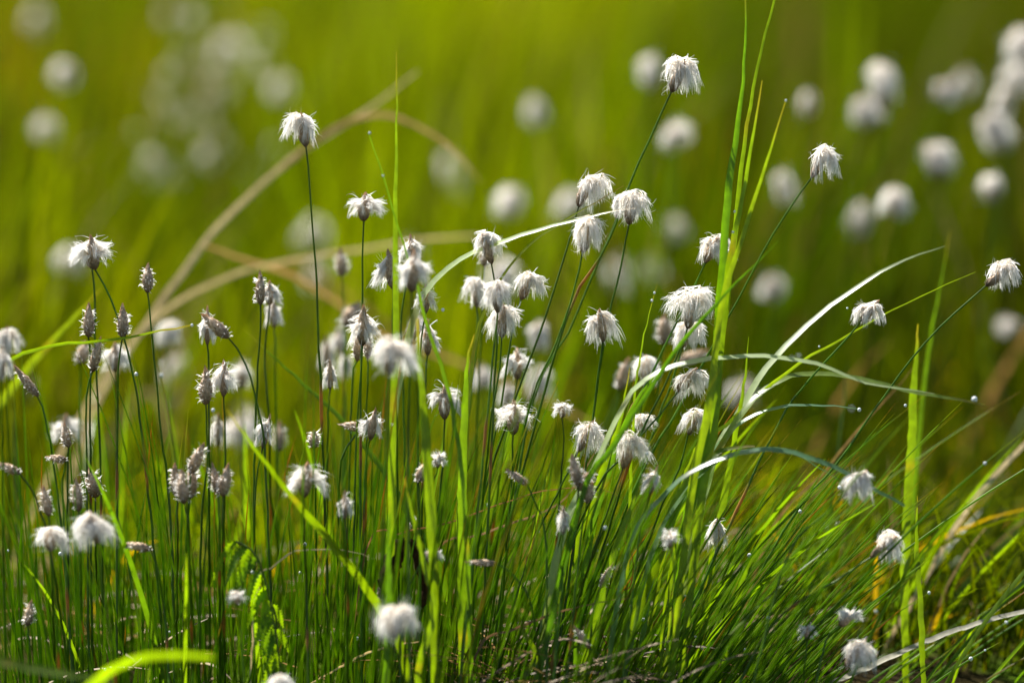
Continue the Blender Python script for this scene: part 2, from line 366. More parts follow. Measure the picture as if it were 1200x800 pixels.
def make_wool(mb, a, ctr, wpx, hpx, kind, rg, sc_=1.0, lean=0.0, dens=1.0, s_axis=None, L=None):
    """wool of one head: a = base of the spikelet, ctr = middle of the head, sizes in metres"""
    Wd, H = wpx, hpx
    d, L = s_axis, L
    X = np.array((1, 0, 0.)); Y = np.array((0, 1., 0)); Z = UP
    if kind == 'S':                  # short curled hairs among the scales
        n = int(80*dens); s = rg.uniform(.05, .85, n); ph = rg.uniform(0, 6.28, n)
        rad = norm(np.stack((np.cos(ph), np.sin(ph)*.8, rg.normal(0, .25, n)), -1))
        rr = Wd/2*np.interp(s, (0, .35, .8, 1), (.5, .8, .5, .1))
        p0 = a+d*(s*L)[:, None]+rad*rr[:, None]
        ln = Wd*rg.uniform(.12, .42, n)**1.0
        p1 = p0+rad*(ln*.7)[:, None]+d*(ln*.3)[:, None]
        p2 = p1+rad*(ln*.35)[:, None]-Z*(ln*rg.uniform(-.2, .7, n))[:, None]
        fibres(mb, p0, p1, p2, np.full(n, .00042), rg, 5, .4)
        return
    if kind == 'W':
        nc = int(30*dens); sgn = np.where(rg.random(nc) < .5+lean*.5, 1, -1)
        ph = np.where(sgn > 0, 0, math.pi)+rg.normal(0, .72, nc)
        dz = rg.uniform(-.46, .26, nc); r = rg.uniform(.75, 1.02, nc)
        s = rg.uniform(.25, .9, nc); up = rg.uniform(-.05, .35, nc)
    elif kind == 'M':
        nc = int(20*dens); ph = rg.uniform(0, 6.28, nc); dz = rg.uniform(-.5, .42, nc); r = rg.uniform(.6, 1.02, nc)
        s = rg.uniform(.3, .95, nc); up = rg.uniform(.0, .4, nc)
    else:
        nl = int(rg.choice([1, 2, 2, 3])); off = [(0., 0., 1.)] if nl == 1 else [(rg.uniform(.08, .20)*(-1 if (q+nl) % 2 else 1), rg.uniform(-.12, .12), rg.uniform(.68, .9)) for q in range(nl)]
        lean = lean if lean else rg.normal(0, .45)
        nc = int(34*dens); ph = rg.uniform(0, 6.28, nc)
        front = (np.sin(ph) < -.55) & (rg.random(nc) < .35); ph = np.where(front, ph+math.pi, ph)
        dz = np.where(rg.random(nc) < .62, rg.uniform(-.52, -.2, nc), rg.uniform(-.25, .22, nc))
        r = rg.uniform(.62, 1.0, nc)*np.where(dz < -.35, .92, 1); s = rg.uniform(.45, 1, nc); up = rg.uniform(.36, .56, nc)
    tgt = ctr+X*(np.cos(ph)*r*Wd/2+lean*Wd*.12*(dz < 0))[:, None]+Y*(np.sin(ph)*r*Wd/2*.8)[:, None]+Z*(dz*H)[:, None]
    org = a+d*(s*L)[:, None]
    ctl = ctr+X*(np.cos(ph)*Wd/2*rg.uniform(.35, .75, nc))[:, None]+Y*(np.sin(ph)*Wd/2*.5)[:, None]+Z*(up*H)[:, None]
    if kind == 'T':
        lo = rg.integers(0, len(off), nc); of = np.array(off)
        sh = X*(of[lo, 0]*Wd)[:, None]+Z*(of[lo, 1]*H)[:, None]; sc2 = of[lo, 2][:, None]
        tgt = ctr+(tgt-ctr)*np.where(sc2 < 1, sc2*1.06, 1)+sh; ctl = ctr+(ctl-ctr)*sc2+sh
        tgt += rg.normal(0, .05*Wd, tgt.shape)
    m = rg.integers(12, 22, nc); m = np.maximum(2, (m*dens).astype(int)) if dens < 1 else m
    ci = np.repeat(np.arange(nc), m); n = len(ci)
    k = Wd
    p0 = org[ci]+rg.normal(0, .035*k, (n, 3)); p1 = ctl[ci]+rg.normal(0, .055*k, (n, 3)); p2 = tgt[ci]+rg.normal(0, .036*k, (n, 3))
    short = rg.uniform(.7, 1.06, n)[:, None]; p2 = p0+(p2-p0)*short
    fibres(mb, p0, p1, p2, rg.uniform(.00022, .00052, n), rg)
    if kind == 'T':                  # domed cap of short tangled wool round the spikelet's top
        n = int(110*dens); ph = rg.uniform(0, 6.28, n); el = rg.uniform(.0, 1.5, n); rr = rg.uniform(.6, 1, n)
        of = np.array(off)[rg.integers(0, len(off), n)]; f3 = of[:, 2]
        top = ctr+Z*(H*.05)+X*(of[:, 0]*Wd)[:, None]+Z*(of[:, 1]*H)[:, None]; rr = rr*f3
        q = top+(X*(np.cos(ph)*np.cos(el)*Wd*.36*rr)[:, None]+Y*(np.sin(ph)*np.cos(el)*Wd*.33*rr)[:, None]+Z*(np.sin(el)*H*.43*rr)[:, None])
        tng = X*(np.cos(ph)*np.sin(el)*k*.3)[:, None]+Y*(np.sin(ph)*np.sin(el)*k*.25)[:, None]-Z*(np.cos(el)*H*.3)[:, None]
        fibres(mb, q-tng*.3, q+tng*.3+rg.normal(0, .02*k, (n, 3)), q+tng*1.0+rg.normal(0, .04*k, (n, 3)), rg.uniform(.0004, .0008, n), rg, 5, .7)
    n = int(26*dens)                 # stray hairs
    ph = rg.uniform(0, 6.28, n); s = rg.uniform(.2, 1, n); p0 = a+d*(s*L)[:, None]
    el = rg.uniform(-.8, 1.2, n); q = ctr+X*(np.cos(ph)*np.cos(el)*Wd*.62)[:, None]+Y*(np.sin(ph)*np.cos(el)*Wd*.5)[:, None]+Z*(np.sin(el)*H*.62)[:, None]
    fibres(mb, p0, (p0+q)/2+rg.normal(0, .15*k, (n, 3)), q, np.full(n, .00026), rg, 7, 0)
def build_stem(mb, pts, rg, wpx=2.6, n=26):
    cv = catmull(pts, n)[None]
    u = np.linspace(0, 1, n)
    Rd = (wpx*U/2*np.interp(u, (0, .04, .5, 1), (.62, .72, 1, 1.25)))[None]
    g = np.array((.050, .115, .005))*rg.uniform(.8, 1.45)
    g = g+np.array((.02, .015, 0))*rg.random()
    col = np.repeat(g[None], n, 0)
    col[:1] *= .5
    if rg.random() < .5:             # a rusty sheath joint
        j = rg.integers(8, 16); col[j:j+2] = np.array((.26, .14, .03)); Rd[0, j:j+2] *= 1.35
    col = col*np.interp(u, np.linspace(0, 1, 7), rg.uniform(.75, 1.3, 7))[:, None]; Rd = Rd*np.interp(u, np.linspace(0, 1, 14), rg.uniform(.85, 1.12, 14))[None]
    cv = cv+rg.normal(0, .00018, cv.shape)
    tubes(mb, cv, Rd, col[None], 6)
GA = 'cottongrass stems of the tussock in focus'
def cottongrass(i, x, y, wd, h, kind, t, stem, bx, label, att=None, tilt=None, lean=0.0, group=None, sl=None):
    rg = np.random.default_rng(1000+i)
    if kind == 'S':
        tl = R(tilt or 0); dirp = np.array((math.sin(tl), -math.cos(tl)))
        apx = np.array((x, y))-dirp*h/2 if att is None else np.array(att, float)
        Lpx = h; Wp = wd*.84
    else:
        apx = np.array((x, y+h*.42)) if att is None else np.array(att, float)
        if tilt is None:
            top = np.array((x, y-h*.42)); v = top-apx; dirp = v/np.hypot(*v)
        else: dirp = np.array((math.sin(R(tilt)), -math.cos(R(tilt))))
        Lpx = sl or min(36, rg.uniform(.78, .98)*h if kind != 'M' else .8*h); Wp = min(14, max(7, .30*wd))
        if kind == 'W': Lpx = sl or .95*h; Wp = min(15, max(8, .34*wd))
    k = t/FX
    a = P(apx[0], apx[1], t); ctr = P(x, y, t)
    d = norm(RT*dirp[0]-UP*dirp[1]+FWD*rg.normal(0, .12))
    base = G(bx, t+rg.uniform(-.04, .06))
    pts = [a]
    ys = [apx[1]]
    for (sx, sy) in stem: pts.append(P(sx, sy, t+(sy-apx[1])/600*.02))
    if not stem:
        last = np.array(apx); pts.append(a*.55+base*.45+np.array((0, 0, .004)))
    pts.append(base)
    root = empty('cottongrass', base)
    mb = MB(); build_stem(mb, pts, rg, 2.9 if kind != 'M' else 2.3); part(mb, 'stem', M_stem, root)
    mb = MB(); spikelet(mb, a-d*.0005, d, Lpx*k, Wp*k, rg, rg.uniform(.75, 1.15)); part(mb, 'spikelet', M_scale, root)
    mb = MB(); make_wool(mb, a, ctr, wd*k, h*k, kind, rg, lean=lean, s_axis=d, L=Lpx*k); part(mb, 'wool', M_wool, root)
    tag(root, label, 'cottongrass', group or GA)

HEADS = [
 # x, y, w, h, kind, depth, stem pixels, base x, label, extras
 (353,151,44,40,'T',2.20,[(361,200),(369,300),(375,440),(382,640)],388,'tallest lone cottongrass on a straight dark stem, drooping white tuft before the straw arch',dict(att=(358,171))),
 (428,242,44,30,'W',2.20,[(425,300),(424,400),(422,520)],424,'small winged tuft on a straight stem beside the slim upright bright blade',dict(att=(426,258))),
 (456,320,36,42,'W',2.19,[(460,380),(465,520)],468,'frayed white side tuft of the cluster crossed by the upright bright blade',dict(lean=-.6,att=(461,338))),
 (481,294,28,30,'W',2.22,[(470,380),(474,520)],480,'small pale tuft topping the cluster crossed by the upright bright blade',dict()),
 (485,320,40,44,'W',2.12,[(482,400),(478,560)],482,'soft rounded grey and white head in front of the cluster at the upright blade',dict(att=(482,341))),
 (499,352,26,30,'W',2.21,[(492,420),(490,560)],494,'small frayed tuft tucked under the cluster beside the bright blade',dict()),
 (572,289,36,36,'T',2.19,[(580,330),(583,380),(578,480)],560,'tuft touched by the pale arching blade, wool blown to one side',dict(att=(576,308),lean=-.5,tilt=-18)),
 (568,298,14,26,'S',2.29,[(566,340),(562,420)],548,'grey closed spikelet hanging just behind the tuft touched by the arching blade',dict()),
 (622,334,38,32,'T',2.20,[(600,390),(588,470),(560,620)],535,'spiky white tuft with orange tip just below the crossing of two arching blades',dict(att=(611,350),tilt=22)),
 (697,224,42,42,'T',2.20,[(668,280),(640,370),(600,480),(560,610)],520,'double-domed tuft behind the crossing grass tips, topmost of the close trio',dict(att=(678,241),tilt=20,lean=.3)),
 (690,275,44,42,'T',2.19,[(675,330),(655,395),(615,500)],560,'shaggy star-like tuft, lowest of the close trio at the crossing grass tips',dict(att=(683,295),tilt=12)),
 (742,246,44,42,'T',2.20,[(726,320),(715,365),(705,420),(690,520)],640,'round full tuft pierced by the pale arching blade tip, beside the close trio',dict(att=(737,262))),
 (728,240,22,26,'T',2.23,[(700,310),(668,385),(620,490)],566,'narrow tuft half hidden behind the round full tuft at the blade tip',dict(att=(723,256),tilt=15)),
 (799,90,42,42,'T',2.20,[(765,155),(740,212),(710,290),(655,400)],540,'topmost cottongrass of the tussock on a long slanting stem, fluffy white tuft',dict(att=(787,107),tilt=24,lean=.3)),
 (839,291,38,30,'T',2.20,[(815,335),(795,375),(765,435),(715,540)],640,'tuft with a green bead of dew beside the tall fan of blades',dict(att=(827,307),tilt=25,lean=.3)),
 (812,359,56,46,'T',2.19,[(802,395),(780,450),(735,550)],650,'widest white tuft, swept to one side under the tuft with the green dew bead',dict(att=(806,384),tilt=12,lean=-.9)),
 (808,391,40,32,'T',2.22,[(790,440),(755,540)],672,'pale tuft partly hidden by the thick slanting stem under the widest tuft',dict(att=(800,406))),
 (702,383,38,40,'T',2.20,[(702,430),(695,490),(680,590)],650,'smooth bell-shaped tuft standing alone below the round full tuft',dict(att=(707,399),tilt=-8)),
 (967,191,34,40,'T',2.20,[(930,238),(900,285),(860,360),(800,470),(745,570)],650,'tuft on a long slanting stem just beyond the tall fan of blades',dict(att=(952,207),tilt=28)),
 (1177,325,38,38,'T',2.20,[(1130,357),(1090,395),(1040,458),(985,538),(920,620)],800,'outermost tuft on the longest low-slanting stem, past the upright bright leaf',dict(att=(1156,334),tilt=55,lean=.2)),
 (1017,368,34,28,'T',2.20,[(985,405),(945,450),(900,520)],740,'small tuft caught on the thin green blade above the long whitish arching blade',dict(att=(1010,376),tilt=40)),
 (812,451,44,32,'T',2.19,[(770,490),(735,530),(690,590)],600,'tuft directly under the root of the long whitish arching blade',dict(att=(795,458),tilt=38,lean=.4)),
 (818,494,36,30,'T',2.20,[(795,550),(765,620)],690,'flat-topped tuft below the whitish arching blade, second down',dict(att=(807,508))),
 (757,433,38,30,'T',2.27,[(745,500),(715,600)],655,'slightly soft tuft behind the curved root of the whitish arching blade',dict()),
 (731,439,16,36,'S',2.33,[(718,500)],660,'blurred grey spikelet leaning beside the curved root of the whitish blade',dict(tilt=14)),
 (812,418,34,18,'S',2.36,[(790,470)],720,'blurred grey-brown spikelet lying sideways above the whitish arching blade',dict(tilt=65,wflip=1)),
 (691,513,40,38,'T',2.19,[(655,575),(620,650)],560,'silky drooping tuft with an orange crown above the fused twin spikelets',dict(att=(678,528),tilt=26,lean=.3)),
 (753,497,28,22,'T',2.21,[(730,560),(700,640)],620,'small cap-like tuft perched above the long-haired tuft crossed by a stem',dict()),
 (743,524,40,38,'T',2.18,[(715,590),(685,680)],640,'long-haired tuft crossed by a slanting green stem, wool sweeping out',dict(att=(730,548),tilt=18,lean=.6)),
 (659,480,24,18,'M',2.20,[(660,520),(655,600)],640,'tiny ragged tuft on a thin upright stem between two larger tufts',dict()),
 (602,487,46,36,'W',2.20,[(600,560),(592,660)],580,'winged tuft like a small white shuttlecock over the centre of the tussock',dict(att=(601,508))),
 (521,469,38,36,'W',2.20,[(519,540),(512,640)],505,'winged tuft wedged between two broad bright blades',dict(att=(521,490))),
 (606,428,34,34,'W',2.25,[(600,480),(585,560)],560,'soft white head with a side wisp above the shuttlecock tuft',dict(lean=-.5)),
 (590,375,42,40,'T',2.19,[(584,440),(572,520)],545,'shaggy brown-hearted tuft at the bottom of the dense cluster near the middle',dict(att=(588,394))),
 (583,348,38,36,'T',2.17,[(578,420)],530,'bluish-white tuft at the heart of the dense cluster near the middle',dict()),
 (559,344,32,32,'T',2.26,[(556,420)],520,'pale tuft peeking from behind the dense cluster near the middle',dict()),
 (501,398,28,38,'W',2.22,[(498,470)],488,'brownish head half covered by a broad bright blade',dict()),
 (460,418,54,48,'T',2.07,[(455,480),(450,600)],440,'largest soft pale tuft, nearest to the camera in the middle of the stems',dict(att=(456,438),lean=.5)),
 (426,388,38,44,'W',2.20,[(422,450),(416,560)],412,'grey-brown spikelet with torn wool flaps, side wisps pointing outward',dict(att=(425,404))),
 (419,405,12,34,'S',2.23,[(412,470)],402,'grey closed spikelet tucked under the torn wool flaps, thinner one',dict()),
 (431,405,12,28,'S',2.22,[(430,480)],426,'brown closed spikelet tucked under the torn wool flaps, plumper one',dict()),
 (413,369,24,30,'S',2.35,[(405,450)],398,'blurred pale head leaning behind the torn wool flaps',dict(tilt=25)),
 (383,416,18,40,'W',2.42,[(380,500)],376,'blurred woolly spikelet nearest the tall lone stem, in the soft cluster',dict()),
 (397,402,22,36,'W',2.44,[(392,500)],390,'blurred pale head topping the soft cluster beside the tall lone stem',dict()),
 (405,428,16,36,'W',2.40,[(400,510)],396,'blurred grey spikelet at the low edge of the soft cluster by the tall lone stem',dict()),
 (387,441,17,32,'W',2.24,[(384,520)],382,'brown-tipped woolly spikelet right beside the tall lone stem',dict()),
 (400,308,15,30,'S',2.36,[(404,400)],406,'blurred small spikelet alone on a faint stem beside the winged tuft',dict(tilt=-4)),
 (305,338,14,36,'S',2.19,[(306,360),(300,480),(298,600)],300,'sharp grey spikelet standing before a white wisp of wool',dict()),
 (316,345,24,26,'W',2.25,[(310,420),(316,520)],318,'white wool wisp with two dark tips behind the sharp grey spikelet',dict(lean=.5)),
 (321,368,20,34,'W',2.30,[(323,440)],326,'slightly blurred woolly spikelet below the white wisp',dict()),
 (243,385,20,40,'W',2.20,[(245,440),(245,560)],246,'woolly spikelet of the crossed pair, on the straight stem',dict()),
 (255,385,18,38,'S',2.18,[(285,420),(303,480),(312,560)],322,'woolly spikelet of the crossed pair, bowed over on a curved stem',dict(tilt=-48,att=(267,395))),
 (241,453,19,40,'S',2.19,[(243,540),(236,620)],232,'plump brown spikelet leaning against a winged white tuft',dict()),
 (262,446,32,38,'W',2.20,[(264,520),(262,620)],262,'winged white tuft with orange crown leaning on a plump brown spikelet',dict()),
 (107,295,46,36,'W',2.20,[(125,340),(138,372),(158,450),(172,560)],200,'winged tuft highest at this edge, spread wool either side of a brown spikelet',dict(att=(111,315))),
 (96,298,26,30,'W',2.22,[(111,345),(112,420),(118,560)],122,'white tuft pressed against the highest winged tuft at the edge',dict(att=(108,314),lean=-.6)),
 (173,326,15,32,'S',2.20,[(177,380),(188,500),(200,610)],205,'smooth brown spikelet alone on its stem in front of the straw blades',dict()),
 (104,376,16,36,'S',2.20,[(106,430),(106,560)],108,'woolly-edged brown spikelet above the dark leaning one, with bristly margin',dict()),
 (144,377,16,36,'S',2.20,[(139,430),(137,560)],136,'woolly grey spikelet crossed low by the thin bowed leaf',dict()),
 (113,416,14,38,'S',2.20,[(101,470),(102,580)],104,'dark purplish spikelet leaning under the thin bowed leaf',dict(tilt=14)),
 (97,413,17,26,'S',2.30,[(94,480)],92,'small blurred spikelet beside the dark purplish one',dict(tilt=12)),
 (135,420,34,32,'W',2.29,[(136,480)],140,'blurred white winged tuft behind the thin bowed leaf',dict()),
 (31,447,13,42,'S',2.20,[(55,500),(70,600)],92,'brown spikelet tilted across the broad diagonal blade',dict(tilt=-38)),
 (78,504,36,32,'W',2.33,[(80,580)],84,'blurred spread white tuft behind a small dark spikelet',dict()),
 (78,510,13,26,'S',2.19,[(79,580)],80,'small dark spikelet in front of the blurred spread tuft',dict(tilt=-10)),
 (66,537,22,12,'S',2.22,[(74,600)],88,'small bluish spikelet bent sideways under the dark spikelet',dict(tilt=-80,hh=22)),
 (10,548,13,28,'S',2.20,[(40,580),(60,650)],90,'grey spikelet bent over at the very edge on a bowed stem',dict(tilt=-65)),
 (54,587,13,34,'S',2.19,[(60,650)],66,'smooth bluish-grey spikelet standing low and leaning back',dict(tilt=-12)),
 (90,580,15,36,'S',2.20,[(94,650)],98,'bristly brown spikelet with white hairs at its foot, low down',dict(tilt=-7)),
 (108,565,22,34,'S',2.25,[(112,640)],118,'plump blurred brown spikelet with a hooked tip',dict(tilt=-14)),
 (206,562,15,36,'S',2.21,[(208,640)],206,'bristly spikelet at the outer side of the group of four',dict(tilt=-3)),
 (214,570,18,38,'S',2.18,[(222,640)],226,'smooth brown spikelet in front of the group of four',dict(tilt=-5)),
 (224,565,18,36,'S',2.21,[(218,640)],216,'whitish woolly spikelet squeezed inside the group of four',dict(tilt=5)),
 (231,537,16,36,'S',2.20,[(221,600)],212,'brown spikelet tilting out over the top of the group of four',dict(tilt=24)),
 (252,561,14,34,'S',2.20,[(257,640)],258,'slim grey spikelet of the touching pair, leaning away',dict(tilt=-14)),
 (264,563,16,36,'S',2.19,[(261,640)],264,'pale bristly spikelet of the touching pair, more upright one',dict(tilt=10)),
 (308,508,20,36,'W',2.19,[(301,560),(297,640)],296,'woolly pale spikelet leaning just above the bright diagonal blade',dict(tilt=12)),
 (256,506,20,36,'W',2.30,[(258,580)],258,'blurred woolly head between the winged tuft and the touching pair',dict()),
 (279,509,34,32,'T',2.52,[],284,'soft grey tuft well out of focus behind the bright diagonal blade',dict()),
 (327,511,15,34,'S',2.36,[(328,590)],330,'blurred grey-brown spikelet behind the bright diagonal blade',dict()),
 (368,514,14,20,'S',2.20,[(370,580)],372,'tiny dark closed spikelet between two green blades',dict()),
 (411,499,14,24,'S',2.22,[(398,560)],396,'small spikelet lying sideways against a white wool scrap',dict(tilt=-82)),
 (434,499,28,34,'W',2.20,[(428,560)],420,'white wool scrap with dark spikelet hanging over the narrow diagonal blade',dict(tilt=10)),
 (360,564,50,38,'W',2.14,[(357,640),(360,720)],362,'soft white tuft with spread wings low over the bright diagonal blade',dict(att=(356,582),upw=1)),
 (404,594,18,30,'W',2.18,[(407,660)],408,'small creamy spikelet just right of the bright diagonal blade',dict()),
 (494,553,13,24,'S',2.20,[(492,620)],492,'small dark grey spikelet beside a woolly scrap at the broad blade',dict(tilt=20)),
 (513,538,20,20,'M',2.21,[(505,600)],502,'small woolly scrap touching the broad bright blade',dict()),
 (606,559,11,30,'S',2.20,[(627,590),(640,640)],640,'cream spikelet bent downward on a hooked stem',dict(tilt=-55)),
 (674,551,15,36,'S',2.19,[(676,600),(660,680)],640,'pale spikelet of the fused twins, the upright one',dict(tilt=-12)),
 (686,562,16,28,'S',2.20,[(672,620)],636,'pale spikelet of the fused twins, the one leaning out',dict(tilt=35)),
 (691,577,11,24,'S',2.20,[(680,640)],655,'small dark spikelet under the fused twin spikelets',dict(tilt=15)),
 (762,564,22,30,'W',2.20,[(748,640)],720,'worn tattered pinkish head beside the lit broad leaf',dict(tilt=15)),
 (660,611,15,30,'W',2.19,[(655,680)],640,'small creamy spikelet standing alone under the hooked brown stalk',dict()),
 (785,631,24,22,'M',2.17,[(790,680)],780,'small cream tuft on a thin brown wiry stem',dict()),
 (840,627,26,32,'T',2.24,[(820,700)],790,'bluish-grey damp tuft low among the leaning leaves',dict()),
 (508,650,22,13,'M',2.18,[(488,670),(472,720)],466,'tiny cream button-like tuft beside the dark dead leaf',dict(att=(499,652))),
 (483,612,12,14,'M',2.27,[],484,'speck of white wool above the dark dead leaf',dict()),
 (564,659,10,34,'S',2.18,[(600,672),(625,720)],640,'cream spikelet lying level on a bowed stem',dict(tilt=-87)),
 (711,674,10,30,'S',2.20,[(695,720)],680,'slim brown-tipped spikelet slanting like the leaves around it',dict(tilt=28)),
 (682,746,10,30,'S',2.19,[(710,780)],740,'slim grey-green spikelet bent back over the litter',dict(tilt=-35)),
 (463,726,50,46,'T',2.04,[(463,790)],464,'very soft white tuft low in front, like a little ghost',dict()),
 (278,700,24,18,'M',2.11,[(284,760)],288,'small soft cream tuft in front of the serrated fronds',dict()),
 (161,640,13,30,'S',2.15,[(185,670),(195,740)],200,'soft grey spikelet bent sideways beside the pair of white caps',dict(tilt=-78)),
 (34,718,13,28,'S',2.20,[(36,780)],38,'dark brown spikelet low among the leaves with two white barbs',dict(tilt=6)),
 (59,632,44,26,'T',2.12,[(64,700)],74,'flatter and smaller of the two soft white caps side by side',dict()),
 (107,621,50,34,'T',2.10,[(120,690),(132,760)],140,'larger domed one of the two soft white caps side by side',dict(att=(115,636),lean=.3)),
 (328,803,36,22,'T',2.06,[],330,'pale tuft cut off by the bottom edge of the picture',dict()),
 (1006,569,38,38,'T',2.18,[(970,600),(920,660)],860,'greyish tuft with curly fringe under the tip of the teal arching blade',dict(att=(990,580),tilt=42)),
 (1041,640,34,36,'T',2.20,[(980,680),(900,738)],830,'windblown tuft on a low dark stem beside the upright bright leaf',dict(att=(1021,652),tilt=50,lean=.5)),
 (997,719,30,18,'W',2.20,[(965,760)],940,'flattened grey and white head lying on low slanting leaves',dict(tilt=55,att=(984,732))),
 (946,740,22,20,'M',2.20,[(942,790)],936,'tiny star-shaped tuft near the bottom, below the flattened head',dict()),
 (1010,771,38,38,'T',2.18,[(975,795)],940,'ragged tuft leaning on the pale bottom stalk',dict(att=(991,780),tilt=38,lean=.6)),
 (8,404,28,34,'T',2.30,[],14,'soft tuft cut by the picture edge, above its neighbour',dict(lean=.4)),
 (2,428,24,34,'T',2.12,[],6,'soft tuft cut by the picture edge, below the thin bowed leaf',dict(lean=.4)),
 (198,391,30,28,'T',2.50,[],204,'blurred tuft behind the dew-tipped end of the thin bowed leaf',dict()),
 (284,440,28,34,'W',2.40,[],288,'blurred brownish woolly head behind the curved stem',dict()),
 (630,395,26,34,'T',2.50,[],620,'blurred pale head between the long slanting stems',dict()),
 (632,450,30,36,'T',2.62,[],620,'blurred pale oval head seen between dark slanting stems',dict()),
 (566,442,22,30,'W',2.48,[],560,'blurred grey spikelet behind the upright broad leaf',dict()),
 (594,463,20,30,'W',2.44,[],585,'blurred beige spikelet just behind the shuttlecock tuft',dict()),
 (779,386,20,34,'S',2.34,[],742,'blurred grey-brown spikelet beside the widest tuft',dict()),
 (489,385,22,30,'W',2.36,[],484,'soft woolly head behind the broad blades under the cluster',dict()),
 (600,765,16,24,'M',2.34,[],592,'scrap of white wool caught low over the litter',dict()),
 (215,640,16,20,'T',2.7,[],215,'faint bluish tuft far down behind the leaves',dict()),
]
for i, q in enumerate(HEADS):
    x, y, wd, h, kind, t, stem, bx, lab, ex = q
    if y > 535 and 2.16 < t < 2.26: t -= .045
    if kind == 'T': wd *= 1.02; h *= 1.16
    elif kind != 'S': wd *= 1.1; h *= 1.08
    ex = dict(ex); ex.pop('wflip', None); ex.pop('upw', None); hh = ex.pop('hh', None)
    if kind == 'S' and wd > h: wd, h = h, wd
    cottongrass(i, x, y, wd, h, kind, t, stem, bx, lab, **ex)

# ------------------------------------------------------------------ cottongrass further back: shared heads, own stems
GB = 'blurred cottongrass standing in the meadow behind'
protos = []
def head_protos():
    out = []
    for j in range(9):
        rg = np.random.default_rng(400+j)
        kind = 'T' if j < 7 else 'W'
        Wd, H = rg.uniform(.014, .021), rg.uniform(.016, .022)
        a = np.array((0, 0, 0.)); d = norm(np.array((rg.normal(0, .12), rg.normal(0, .12), 1)))
        ctr = np.array((rg.normal(0, .0012), 0, H*.42))
        s = MB(); spikelet(s, a, d, H*.85, .0062, rg); w_ = MB()
        make_wool(w_, a, ctr, Wd, H, kind, rg, lean=rg.uniform(-.6, .6), dens=.85, s_axis=d, L=H*.85)
        out.append((s, w_))
    return out
PM = []
for s, w_ in head_protos():
    so_ = s.build('spikelet', M_scale); wo_ = w_.build('wool', M_wool); PM.append((so_.data, wo_.data))
    bpy.data.objects.remove(so_); bpy.data.objects.remove(wo_)
BACK = [
 (763,91,1.15,3.1,'blurred tuft just beside the topmost sharp tuft'),
 (792,158,1.0,2.95,'blurred flat tuft below the topmost sharp tuft'),
 (627,138,1.0,3.3,'lone blurred tuft high between the straw arch and the topmost sharp tuft'),
 (527,210,1.15,3.6,'faint blurred tuft above the bright round one near the straw arch end'),
 (594,242,1.2,3.05,'bright round out-of-focus ball of wool above the pale arching blade'),
 (672,243,1.0,3.2,'blurred tuft hidden behind the close trio of sharp tufts'),
 (793,273,1.15,3.3,'blurred round tuft between the round full tuft and the tall blades'),
 (717,330,1.25,3.15,'blurred ball of the overlapping pair, lower and wider one'),
 (759,318,1.2,3.3,'blurred ball of the overlapping pair, higher and fainter one'),
 (943,126,1.0,3.1,'blurred oval tuft just past the tips of the tall blades'),
 (1034,114,1.3,2.95,'upper lobe of the large blurred double tuft'),
 (1014,138,1.0,2.98,'lower lobe of the large blurred double tuft'),
 (921,222,1.05,3.0,'blurred tuft behind the sharp tuft past the tall blades'),
 (1003,264,1.1,3.1,'blurred tall oval tuft on its own above the small sharp tuft'),
 (1050,242,.95,2.85,'blurred hooked tuft drooping to one side'),
 (905,341,1.0,2.95,'pale blurred ball below the slanting stems, beside the fan of blades'),
 (1100,105,1.05,3.05,'blurred tuft on a pale stem, one of two heads at the same height'),
 (1122,98,1.05,3.3,'fainter blurred tuft leaning behind the one on the pale stem'),
 (1105,193,1.25,2.9,'wide blurred droopy tuft with two hanging flaps'),
 (1163,222,1.0,2.88,'lowest blurred tuft of the stacked column'),
 (1174,165,1.1,3.0,'blurred tuft with a bluish heart in the stacked column'),
 (1171,124,1.1,3.1,'blurred tuft in the middle of the stacked column'),
 (1184,92,1.2,3.2,'blurred tuft near the top of the stacked column'),
 (1197,58,1.1,3.0,'topmost blurred tuft of the stacked column, cut by the edge'),
 (1170,386,.6,3.0,'small blurred wool dot, paler of two side by side'),
 (1189,383,.65,2.95,'small blurred wool dot, pinker of two side by side'),
 (868,463,.9,2.9,'blurred tuft behind the fan of arching blades'),
 (75,92,1.1,3.4,'blurred tuft high near the corner, higher of two'),
 (52,157,1.05,3.4,'blurred tuft high near the corner, lower of two'),
 (327,108,1.1,3.9,'faint blurred tuft above the tallest lone stem'),
 (185,201,1.2,3.7,'faint blurred tuft between the corner pair and the straw blades'),
 (262,180,1.2,4.0,'faint grey blurred tuft above the straw blades'),
 (278,58,1.3,4.4,'very faint grey blurred tuft high up beside the pale haze of stems'),
 (232,66,1.3,4.6,'very faint blurred tuft in the pale haze of stems'),
 (205,120,1.2,4.3,'very faint blurred tuft low in the pale haze of stems'),
 (252,108,1.2,4.5,'very faint blurred tuft in the middle of the haze of stems'),
 (40,30,1.1,4.2,'very faint blurred tuft in the top corner'),
 (355,285,1.15,3.5,'blurred tuft behind the tall lone stem and straw'),
 (372,330,1.0,3.4,'blurred tuft under the forked straw, behind the tall lone stem'),
 (202,452,1.1,3.0,'blurred ball of wool behind the crossed spikelets'),
 (590,332,1.2,2.95,'blurred ball glowing behind the dense cluster'),
 (75,305,1.0,3.1,'blurred tuft behind the highest winged tuft'),
 (296,500,1.0,2.9,'blurred grey head low behind the bright diagonal blade'),
 (40,466,1.0,3.0,'blurred round tuft low beside the broad diagonal blade'),
 (480,300,.9,3.7,'faint tuft behind the cluster at the upright blade'),
 (700,700,.7,2.8,'faint wool scrap low behind the leaning leaves'),
 (1050,560,.6,3.2,'faint wool dot behind the upright bright leaf'),
]
_r = random.Random(11)
